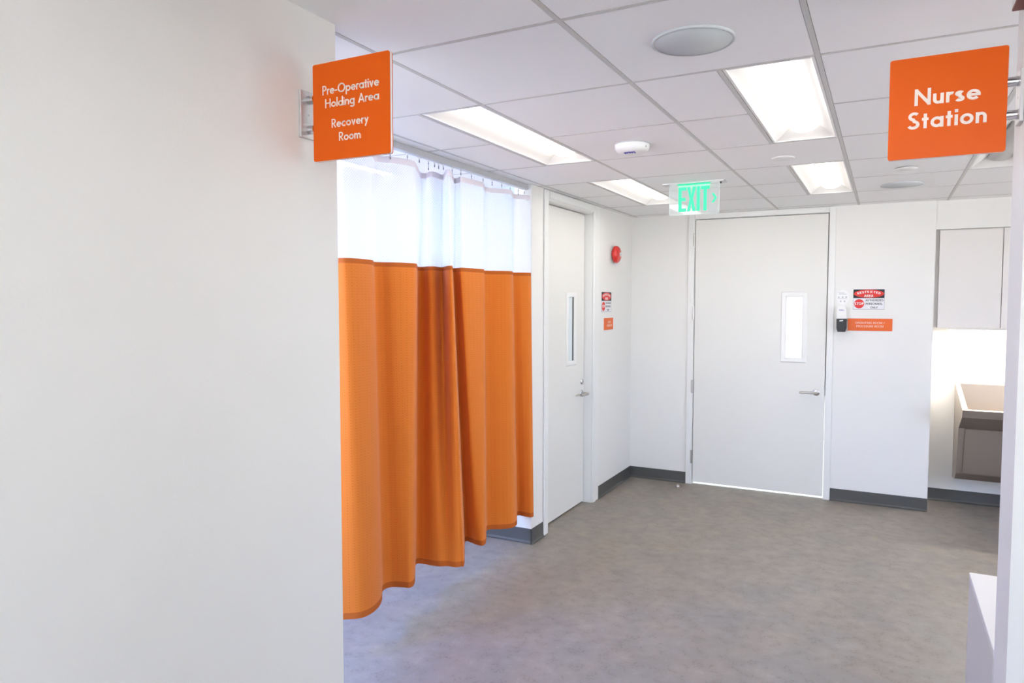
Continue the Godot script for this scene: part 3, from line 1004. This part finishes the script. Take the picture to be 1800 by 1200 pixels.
# ------------------------------------------------------------------ orange flag signs
func flag_sign(label: String, cx: float, cy: float, z: float, side: float, wall_x: float, lines: Array):
	# side -1: mounted on a wall at its left; +1: at its right
	var t := thing("flag_sign", label, "sign", Vector3(cx, cy, z), "orange flag signs")
	var S := 0.251
	var core := mk()
	prism(core, round_rect(S, S, 0.006), Transform3D(Basis.IDENTITY, Vector3(0, 0, -0.0035)), 0.007)
	obj("core", core, M.white, t)
	for s in [-1, 1]:
		var f := mk()
		prism(f, round_rect(S, S, 0.006), Transform3D(Basis.IDENTITY, Vector3(0, 0, 0.0035 if s > 0 else -0.0065)), 0.003)
		obj("face", f, M.orange, t)
	var ty := mk()
	var xf := Transform3D(Basis.IDENTITY, Vector3(0, 0, 0.0065))
	for l in lines:
		geo_line(ty, l[0], xf, l[1] - cx, l[2] - cy, l[3], l[4], l[5])
	obj("lettering", ty, M.type, t)
	var face_x := wall_x - cx
	var pl := mk()
	box(pl, Vector3(face_x + side * -0.0002, -0.062, -0.03), Vector3(face_x - side * 0.009, 0.062, 0.03), 0.0012)
	var plate := obj("wall_plate", pl, M.alu, t)
	for y in [-0.039, 0.039]:
		var sc := mk()
		var edge := side * S / 2
		lathe(sc, [Vector2(0, 0), Vector2(0.0115, 0), Vector2(0.0115, 0), Vector2(0.0115, absf(face_x - edge) - 0.0085)], turned(Vector3(side, 0, 0), Vector3(edge - side * 0.001, y, 0)), 20)
		obj("standoff", sc, M.chrome, t)
	var screw := mk()
	lathe(screw, [Vector2(0.003, 0), Vector2(0.002, 0.001), Vector2(0, 0.001)], turned(Vector3(-side, 0, 0), Vector3(face_x - side * 0.009, 0, 0.0)), 10)
	obj("screw", screw, M.steel, plate)

func build_flag_signs():
	flag_sign("orange square flag sign at left reading Pre-Operative Holding Area, Recovery Room", -0.409, 2.131, 1.0115, -1.0, XN, [
		["Pre-Operative", -0.408, 2.1745, 0.186, 0.0235, 0.125], ["Holding Area", -0.404, 2.1405, 0.176, 0.0225, 0.125],
		["Recovery", -0.4105, 2.0875, 0.121, 0.0225, 0.125], ["Room", -0.4115, 2.0515, 0.071, 0.0225, 0.125]])
	flag_sign("orange square flag sign at right reading Nurse Station", 0.939, 2.122, 0.3735, 1.0, XR, [
		["Nurse", 0.940, 2.1275, 0.140, 0.041, 0.16], ["Station", 0.940, 2.070, 0.168, 0.042, 0.16]])

# ------------------------------------------------------------------ small wall signs
func restricted_sign(called: String, label: String, xf: Transform3D, w: float, h: float):
	var t := Node3D.new()
	t.name = numbered(called)
	add_child(t)
	t.transform = xf
	tag(t, label, "sign", "restricted area signs")
	var I := Transform3D.IDENTITY
	var p := mk()
	prism(p, round_rect(w, h, 0.006), I, 0.002)
	obj("panel", p, M.paper, t)
	var on := Transform3D(Basis.IDENTITY, Vector3(0, 0, 0.002))
	var hd := mk()
	var band := h * 0.44
	prism(hd, round_rect(w - 0.003, band - 0.0015, 0.004), Transform3D(Basis.IDENTITY, Vector3(0, h / 2 - band / 2 - 0.0005, 0.002)), 0.0004)
	for r in [[-w / 2 + 0.0012, w / 2 - 0.0012, -h / 2 + 0.0012, -h / 2 + 0.0026], [-w / 2 + 0.0012, -w / 2 + 0.0024, -h / 2 + 0.0012, h / 2 - band], [w / 2 - 0.0024, w / 2 - 0.0012, -h / 2 + 0.0012, h / 2 - band]]:
		box(hd, Vector3(r[0], r[2], 0.002), Vector3(r[1], r[3], 0.0024))
	obj("black_print", hd, M.ink, t)
	var rd := mk()
	var oy := h / 2 - band / 2
	prism(rd, ellipse(w * 0.955, band * 0.90), Transform3D(Basis.IDENTITY, Vector3(0, oy, 0.0024)), 0.0004)
	var sx := -w * 0.302
	var sy := -h / 2 + h * 0.285
	var oct := ellipse(w * 0.325, w * 0.325, 32)
	prism(rd, oct, Transform3D(Basis.IDENTITY, Vector3(sx, sy, 0.002)), 0.0006)
	obj("red_print", rd, M.red, t)
	var wt := mk()
	var word := "RESTRICTED"
	var xs := [-0.335, -0.265, -0.195, -0.125, -0.05, 0.012, 0.063, 0.135, 0.208, 0.28]
	for i in 10:
		var u: float = (xs[i] + 0.028) / 0.36
		var lift := 0.10 * h * (1.0 - u * u) - 0.012 * h
		var xt := Transform3D(Basis(Vector3(0, 0, 1), -u * 0.28), Vector3((xs[i] + 0.028) * w * 1.06, oy + lift - 0.045 * h, 0.0028))
		type_line(wt, word[i], xt, 0, 0, w * (0.026 if word[i] == "I" else 0.061), h * 0.105, true, 0.0004)
	type_line(wt, "AREA", Transform3D(Basis.IDENTITY, Vector3(0, 0, 0.0028)), 0, oy - band * 0.37, w * 0.29, h * 0.115, true, 0.0004)
	type_line(wt, "STOP", Transform3D(Basis.IDENTITY, Vector3(0, 0, 0.0026)), sx, sy - h * 0.06, w * 0.285, h * 0.13, true, 0.0004)
	obj("white_lettering", wt, M.white, t)
	var bt := mk()
	type_line(bt, "AUTHORIZED", on, w * 0.18, -h / 2 + h * 0.405, w * 0.56, h * 0.095, true, 0.0004)
	type_line(bt, "PERSONNEL", on, w * 0.175, -h / 2 + h * 0.23, w * 0.53, h * 0.10, true, 0.0004)
	type_line(bt, "ONLY", on, w * 0.175, -h / 2 + h * 0.055, w * 0.23, h * 0.095, true, 0.0004)
	obj("black_lettering", bt, M.ink, t)

func plaque(label: String, xf: Transform3D, w: float, h: float, lines: Array):
	var t := Node3D.new()
	t.name = numbered("room_plaque")
	add_child(t)
	t.transform = xf
	tag(t, label, "sign", "orange room plaques")
	var p := mk()
	prism(p, round_rect(w, h, 0.002, 2), Transform3D(Basis.IDENTITY, Vector3(0, 0, 0.006)), 0.0025)
	obj("face", p, M.plaque, t)
	var b := mk()
	prism(b, round_rect(w, h, 0.002, 2), Transform3D.IDENTITY, 0.006)
	obj("back_plate", b, M.white, t)
	var ty := mk()
	for l in lines:
		type_line(ty, l[0], Transform3D(Basis.IDENTITY, Vector3(0, 0, 0.0085)), l[1], l[2], l[3], l[4], false, 0.0004)
	obj("lettering", ty, M.type, t)

func build_wall_signs():
	restricted_sign("restricted_sign", "black, red and white RESTRICTED AREA sign right of the far door", frame_at(Vector3(0.6985, 1.655, ZW + 0.0005), "z"), 0.226, 0.162)
	restricted_sign("restricted_sign", "RESTRICTED AREA sign on the left wall, beside the side door", frame_at(Vector3(XL + 0.0005, 1.634, -3.223), "x"), 0.237, 0.168)
	plaque("long orange plaque reading OPERATING ROOM / PROCEDURE ROOM, right of the sanitizer", frame_at(Vector3(0.7115, 1.453, ZW + 0.0005), "z"), 0.318, 0.098, [
		["OPERATING ROOM /", 0.0, 0.006, 0.208, 0.0165], ["PROCEDURE ROOM", 0.0, -0.021, 0.192, 0.0165]])
	plaque("small orange plaque on the left wall under a restricted sign", frame_at(Vector3(XL + 0.0005, 1.4495, -3.262), "x"), 0.226, 0.100, [
		["CLEAN", 0.012, 0.006, 0.07, 0.018], ["WORKROOM", 0.018, -0.024, 0.125, 0.018]])
	# white instruction disc
	var d := thing("instruction_disc", "round white instruction sticker above the hand sanitizer dispenser", "sticker", Vector3(0.511, 1.673, ZW + 0.0005))
	var p := mk()
	prism(p, ellipse(0.096, 0.118), Transform3D.IDENTITY, 0.0012)
	obj("disc", p, M.white, d)
	var g := mk()
	for r in [[-0.012, 0.036, 0.042, 0.004], [-0.002, 0.025, 0.058, 0.004], [-0.03, 0.0, 0.013, 0.012], [-0.002, 0.0, 0.013, 0.014], [0.024, 0.0, 0.014, 0.014], [-0.015, -0.033, 0.011, 0.014], [0.013, -0.033, 0.011, 0.014], [-0.003, -0.012, 0.07, 0.003]]:
		prism(g, round_rect(r[2], r[3], minf(r[2], r[3]) * 0.4, 2), Transform3D(Basis.IDENTITY, Vector3(r[0], r[1], 0.0012)), 0.0003)
	obj("print", g, M.faint, d)
	# sanitizer dispenser
	var s := thing("sanitizer_dispenser", "black and clear wall hand sanitizer dispenser beside the far door", "dispenser", Vector3(0.5085, 1.395, ZW + 0.0005))
	var up := mk()
	prism(up, PackedVector2Array([Vector2(-0.035, 0.105), Vector2(0.035, 0.105), Vector2(0.035, 0.188), Vector2(0.027, 0.202), Vector2(0.02, 0.208), Vector2(-0.02, 0.208), Vector2(-0.027, 0.202), Vector2(-0.035, 0.188)]), Transform3D.IDENTITY, 0.075)
	obj("cover", up, M.plastic, s)
	var lo := mk()
	prism(lo, PackedVector2Array([Vector2(-0.027, 0.0), Vector2(0.027, 0.0), Vector2(0.033, 0.02), Vector2(0.035, 0.03), Vector2(0.036, 0.105), Vector2(-0.036, 0.105), Vector2(-0.035, 0.03), Vector2(-0.033, 0.02)]), Transform3D.IDENTITY, 0.088)
	obj("push_bar", lo, M.black, s)
	var lg := mk()
	type_line(lg, "PURELL", Transform3D(Basis.IDENTITY, Vector3(0, 0, 0.075)), 0.0, 0.168, 0.036, 0.011, true, 0.0004)
	for r in [[0.0, 0.154, 0.028, 0.003], [0.0, 0.148, 0.032, 0.003]]:
		prism(lg, round_rect(r[2], r[3], 0.001, 2), Transform3D(Basis.IDENTITY, Vector3(r[0], r[1], 0.075)), 0.0003)
	obj("logo", lg, M.violet, s)
	var mk2 := mk()
	prism(mk2, PackedVector2Array([Vector2(-0.016, 0.084), Vector2(0.011, 0.087), Vector2(0.013, 0.095), Vector2(-0.012, 0.092)]), Transform3D(Basis.IDENTITY, Vector3(0, 0, 0.088)), 0.0004)
	obj("push_mark", mk2, M.white, s)

# ------------------------------------------------------------------ alcove with sink and cupboards
func build_alcove():
	var zf := -3.93
	var c := thing("wall_cupboard", "pale laminate wall cupboard above the steel sink", "cupboard", Vector3(1.1765, 1.437, -4.2995))
	var b := mk()
	box(b, Vector3(0, 0, 0), Vector3(1.63, 0.752, 0.345), 0.001)
	obj("carcass", b, M.laminate, c)
	for i in 4:
		var d := mk()
		box(d, Vector3(0.0 + i * 0.4085, 0.0, 0.3465), Vector3(0.4035 + i * 0.4085, 0.745, 0.366), 0.0012)
		obj("door", d, M.laminate, c)
	var fl := mk()
	box(fl, Vector3(-0.027, 0.0, 0.3), Vector3(-0.0015, 0.752, 0.335))
	obj("filler_strip", fl, M.laminate, c)
	# strip light under it
	var l := thing("under_cupboard_light", "bright strip light under the wall cupboard washing the sink wall", "light", Vector3(1.95, 1.436, -4.03))
	var h := mk()
	box(h, Vector3(-0.7, -0.018, -0.02), Vector3(0.7, -0.0005, 0.02), 0.002)
	obj("housing", h, M.plastic, l)
	var e := mk()
	box(e, Vector3(-0.68, -0.0215, -0.014), Vector3(0.68, -0.0185, 0.014))
	obj("diffuser", e, M.lens, l)
	area(l, Vector3(0, -0.024, 0), Vector2(1.34, 0.03), Color(1.0, 0.965, 0.92), 2.4)
	# scrub sink: profile in z (from the wall) and y
	var s := thing("scrub_sink", "stainless steel scrub sink with sloping front on the alcove wall", "sink", Vector3(1.336, 0, -4.2995))
	var W := 0.9
	var prof := PackedVector2Array([Vector2(0, 0.205), Vector2(0.235, 0.245), Vector2(0.315, 0.305), Vector2(0.42, 0.676), Vector2(0.655, 0.789), Vector2(0.68, 0.846), Vector2(0, 0.977)])
	var side := Transform3D(Basis(Vector3(0, 0, 1), Vector3.UP, Vector3(1, 0, 0)), Vector3.ZERO)
	for x in [0.0, W - 0.035]:
		var p := mk()
		prism(p, prof, side.translated(Vector3(x, 0, 0)), 0.035)
		obj("end_panel", p, M.brushed, s)
	var sh := mk()
	# front lip, sloping underside, apron frame, bottom rail, back and bowl
	var strip := func(st: SurfaceTool, a: Vector2, b2: Vector2, th: Vector2, x0: float, x1: float):
		prism(st, PackedVector2Array([a, b2, b2 + th, a + th]), side.translated(Vector3(x0, 0, 0)), x1 - x0)
	strip.call(sh, Vector2(0.655, 0.789), Vector2(0.68, 0.846), Vector2(-0.02, 0.006), 0.035, W - 0.035)
	strip.call(sh, Vector2(0.42, 0.676), Vector2(0.655, 0.789), Vector2(-0.006, 0.012), 0.035, W - 0.035)
	strip.call(sh, Vector2(0.235, 0.245), Vector2(0.315, 0.305), Vector2(-0.012, 0.012), 0.035, W - 0.035)
	strip.call(sh, Vector2(0.0, 0.205), Vector2(0.235, 0.245), Vector2(0.0, 0.01), 0.035, W - 0.035)
	strip.call(sh, Vector2(0.30, 0.305), Vector2(0.405, 0.676), Vector2(-0.012, 0.003), 0.035, W - 0.035)
	box(sh, Vector3(0.035, 0.62, 0.002), Vector3(W - 0.035, 0.977, 0.02))
	strip.call(sh, Vector2(0.02, 0.66), Vector2(0.44, 0.70), Vector2(0.0, 0.012), 0.035, W - 0.035)
	obj("basin", sh, M.brushed, s)
	var ap := mk()
	strip.call(ap, Vector2(0.316, 0.312), Vector2(0.4185, 0.672), Vector2(-0.012, 0.003), 0.044, W - 0.044)
	obj("access_panel", ap, M.brushed, s)

func build_counter():
	var t := thing("low_counter", "low white counter standing behind the end of the right wall", "counter", Vector3(XR - 0.002, 0, 0.264))
	var b := mk()
	box(b, Vector3(0, 0, -0.606), Vector3(1.3, 0.703, 0), 0.0015)
	obj("carcass", b, M.counter_side, t)
	var p := mk()
	box(p, Vector3(-0.0005, 0.7035, -0.607), Vector3(1.3, 0.722, 0), 0.0015)
	obj("worktop", p, M.counter_top, t)

# ------------------------------------------------------------------ on the ceiling
func disc_thing(called: String, label: String, cat: String, x: float, z: float, prof: Array, m: Material, part: String, group := "") -> Node3D:
	var t := thing(called, label, cat, Vector3(x, H, z), group)
	var st := mk()
	lathe(st, prof, Transform3D(Basis(Vector3(1, 0, 0), Vector3(0, -1, 0), Vector3(0, 0, -1)), Vector3.ZERO), 48)
	obj(part, st, m, t)
	return t

func build_ceiling_devices():
	for s in [["large round grey ceiling speaker near the top of the picture", 0.293, 0.308, 0.121], ["round grey ceiling speaker below the Nurse Station sign", 0.893, -2.93, 0.128]]:
		var t := disc_thing("ceiling_speaker", s[0], "speaker", s[1], s[2], [Vector2(s[3] - 0.004, 0.0), Vector2(s[3] - 0.004, 0.0062), Vector2(0, 0.0065)], M.grille, "grille", "round ceiling speakers")
		var r := mk()
		var R: float = s[3]
		lathe(r, [Vector2(R, 0), Vector2(R - 0.001, 0.006), Vector2(R - 0.004, 0.0075), Vector2(R - 0.0075, 0.0068)], Transform3D(Basis(Vector3(1, 0, 0), Vector3(0, -1, 0), Vector3(0, 0, -1)), Vector3.ZERO), 64)
		obj("rim", r, M.grille, t)
	disc_thing("sprinkler_cover", "small white round ceiling cover directly under the Nurse Station sign", "cover", 0.907, -2.265, [Vector2(0.05, 0.004), Vector2(0.055, 0.006), Vector2(0.054, 0.010), Vector2(0.0, 0.0115)], M.plastic, "cover_plate")
	disc_thing("sprinkler_cover", "small white round ceiling cover between the two right-hand lights", "cover", 0.31, -1.645, [Vector2(0.058, 0), Vector2(0.058, 0.003), Vector2(0.052, 0.006), Vector2(0.0, 0.007)], M.plastic, "cover_plate")
	var d := disc_thing("smoke_detector", "white round ceiling detector with violet slots, left of the exit sign", "detector", -0.307, -0.955, [Vector2(0.084, 0.0), Vector2(0.085, 0.006), Vector2(0.083, 0.022), Vector2(0.074, 0.036), Vector2(0.055, 0.044), Vector2(0.0, 0.046)], M.plastic, "body")
	var v := mk()
	for k in 5:
		var w := 0.006 if k % 2 == 0 else 0.004
		box(v, Vector3(-0.028 + k * 0.012, -0.0485, 0.026 - absf(k - 2) * 0.003), Vector3(-0.028 + k * 0.012 + w, -0.0425, 0.05 - absf(k - 2) * 0.004), 0.0008)
	box(v, Vector3(-0.024, -0.0475, 0.040), Vector3(0.026, -0.0435, 0.046), 0.0008)
	obj("slots", v, M.violet, d)
	var k2 := mk()
	ball(k2, Vector3(0.078, -0.021, 0.028), 0.0028, 8)
	obj("indicator", k2, M.ink, d)
	var j := mk()
	lathe(j, [Vector2(0.0855, 0.0), Vector2(0.0862, 0.002), Vector2(0.0855, 0.004)], Transform3D(Basis(Vector3(1, 0, 0), Vector3(0, -1, 0), Vector3(0, 0, -1)), Vector3.ZERO), 48)
	obj("base_ring", j, M.faint, d)

func build_exit_sign():
	var t := thing("exit_sign", "clear hanging exit sign with glowing green EXIT letters and arrow", "sign", Vector3(-0.305, H, -2.231))
	var p := mk()
	prism(p, PackedVector2Array([Vector2(-0.198, -0.05), Vector2(0.198, -0.05), Vector2(0.205, 0.0), Vector2(0.198, 0.05), Vector2(-0.198, 0.05), Vector2(-0.205, 0.0)]), frame_at(Vector3(0, 0, 0), "down"), 0.007)
	var plate := obj("canopy_plate", p, M.alu, t)
	var k := mk()
	ball(k, Vector3(0.172, -0.012, 0.01), 0.0065, 10)
	obj("test_button", k, M.black, plate)
	var g := mk()
	box(g, Vector3(-0.105, -0.0125, -0.012), Vector3(0.105, -0.0071, 0.022), 0.001)
	obj("light_strip", g, M.green_strip, t)
	area(t, Vector3(0, -0.014, 0.012), Vector2(0.2, 0.015), Color(0.1, 0.95, 0.6), 0.006)
	var a := mk()
	var pf := round_rect(0.322, 0.2, 0.01)
	prism(a, pf, Transform3D(Basis.IDENTITY, Vector3(0, -0.103, -0.003)), 0.006)
	obj("acrylic_panel", a, M.acrylic, t)
	# bright polished edge of the panel
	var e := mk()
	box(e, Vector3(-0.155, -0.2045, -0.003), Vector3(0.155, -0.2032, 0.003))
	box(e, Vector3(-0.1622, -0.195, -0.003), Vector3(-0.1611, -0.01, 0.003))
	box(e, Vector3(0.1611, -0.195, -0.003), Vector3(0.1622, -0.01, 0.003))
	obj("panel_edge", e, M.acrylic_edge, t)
	var l := mk()
	var y0 := -0.183
	var h := 0.158
	var x := -0.101
	var xf := Transform3D(Basis.IDENTITY, Vector3(x, y0, 0.0031))
	var w := 0.052
	var s := 0.021
	var gap := 0.0035
	# E
	prism(l, PackedVector2Array([Vector2(0, 0), Vector2(w, 0), Vector2(w, s), Vector2(s, s), Vector2(s, h / 2 - s / 2), Vector2(w * 0.9, h / 2 - s / 2), Vector2(w * 0.9, h / 2 + s / 2), Vector2(s, h / 2 + s / 2), Vector2(s, h - s), Vector2(w, h - s), Vector2(w, h), Vector2(0, h)]), xf, 0.0012)
	# X
	var x2 := w + gap
	var q := 0.058
	prism(l, PackedVector2Array([Vector2(x2, 0), Vector2(x2 + s, 0), Vector2(x2 + q / 2, h * 0.33), Vector2(x2 + q - s, 0), Vector2(x2 + q, 0), Vector2(x2 + q / 2 + s * 0.52, h / 2), Vector2(x2 + q, h), Vector2(x2 + q - s, h), Vector2(x2 + q / 2, h * 0.67), Vector2(x2 + s, h), Vector2(x2, h), Vector2(x2 + q / 2 - s * 0.52, h / 2)]), xf, 0.0012)
	# I
	var x3 := x2 + q + gap + 0.002
	prism(l, PackedVector2Array([Vector2(x3, 0), Vector2(x3 + s, 0), Vector2(x3 + s, h), Vector2(x3, h)]), xf, 0.0012)
	# T
	var x4 := x3 + s + gap + 0.002
	var tw := 0.056
	prism(l, PackedVector2Array([Vector2(x4 + tw / 2 - s / 2, 0), Vector2(x4 + tw / 2 + s / 2, 0), Vector2(x4 + tw / 2 + s / 2, h - s), Vector2(x4 + tw, h - s), Vector2(x4 + tw, h), Vector2(x4, h), Vector2(x4, h - s), Vector2(x4 + tw / 2 - s / 2, h - s)]), xf, 0.0012)
	# arrow
	var ax := 0.114
	prism(l, PackedVector2Array([Vector2(0, 0), Vector2(0.014, 0), Vector2(0.033, 0.030), Vector2(0.014, 0.060), Vector2(0, 0.060), Vector2(0.018, 0.030)]), Transform3D(Basis.IDENTITY, Vector3(ax, -0.135, 0.0031)), 0.0012)
	obj("green_lettering", l, M.green, t)

func build_small_things():
	# fire bell on the left wall
	var b := thing("fire_bell", "round red fire alarm bell high on the left wall", "bell", Vector3(XL + 0.0005, 2.04, -3.375))
	var xf := turned(Vector3.RIGHT, Vector3.ZERO)
	var p := mk()
	lathe(p, [Vector2(0.055, 0), Vector2(0.055, 0.006), Vector2(0.055, 0.006), Vector2(0.0, 0.006)], xf, 36)
	obj("mounting_plate", p, M.white, b)
	var k := mk()
	lathe(k, [Vector2(0.05, 0.006), Vector2(0.05, 0.022), Vector2(0.03, 0.024)], xf, 32)
	obj("back_box", k, M.bell, b)
	var g := mk()
	lathe(g, [Vector2(0.066, 0.026), Vector2(0.074, 0.021), Vector2(0.076, 0.026), Vector2(0.074, 0.040), Vector2(0.066, 0.052), Vector2(0.052, 0.061), Vector2(0.030, 0.067), Vector2(0.0, 0.069)], xf, 48)
	var gong := obj("gong", g, M.bell, b)
	var n := mk()
	lathe(n, [Vector2(0.018, 0.0675), Vector2(0.018, 0.0715), Vector2(0.018, 0.0715), Vector2(0.0, 0.0715)], xf, 24)
	lathe(n, [Vector2(0.007, 0.0715), Vector2(0.007, 0.077), Vector2(0.0, 0.077)], xf, 6)
	obj("centre_bolt", n, M.grille, gong)
	# door stop on the floor
	var d := mk()
	lathe(d, [Vector2(0.022, 0.0), Vector2(0.022, 0.006), Vector2(0.016, 0.016), Vector2(0.006, 0.021), Vector2(0, 0.022)], Transform3D(Basis.IDENTITY, Vector3(-0.773, 0.0005, -3.731)), 20)
	var ds := obj("door_stop", d, M.steel)
	tag(ds, "small grey metal stop on the floor left of the far door", "door stop")
	# box whose corner shows at the top right
	var c := thing("ceiling_box", "dark grey box with a red-brown lower edge in the top right corner", "box", Vector3(1.056, 2.294, 0.47))
	var a := mk()
	box(a, Vector3(0, 0.006, 0), Vector3(0.28, H - 2.294 - 0.001, 0.3), 0.002)
	obj("housing", a, M.alu, c)
	var u := mk()
	box(u, Vector3(0, 0, 0.0), Vector3(0.028, 0.0058, 0.3), 0.001)
	obj("brown_edge", u, M.brown_edge, c)
	var v := mk()
	box(v, Vector3(0.0285, 0.001, 0.0), Vector3(0.28, 0.0058, 0.3))
	obj("underside", v, M.grey_panel, c)
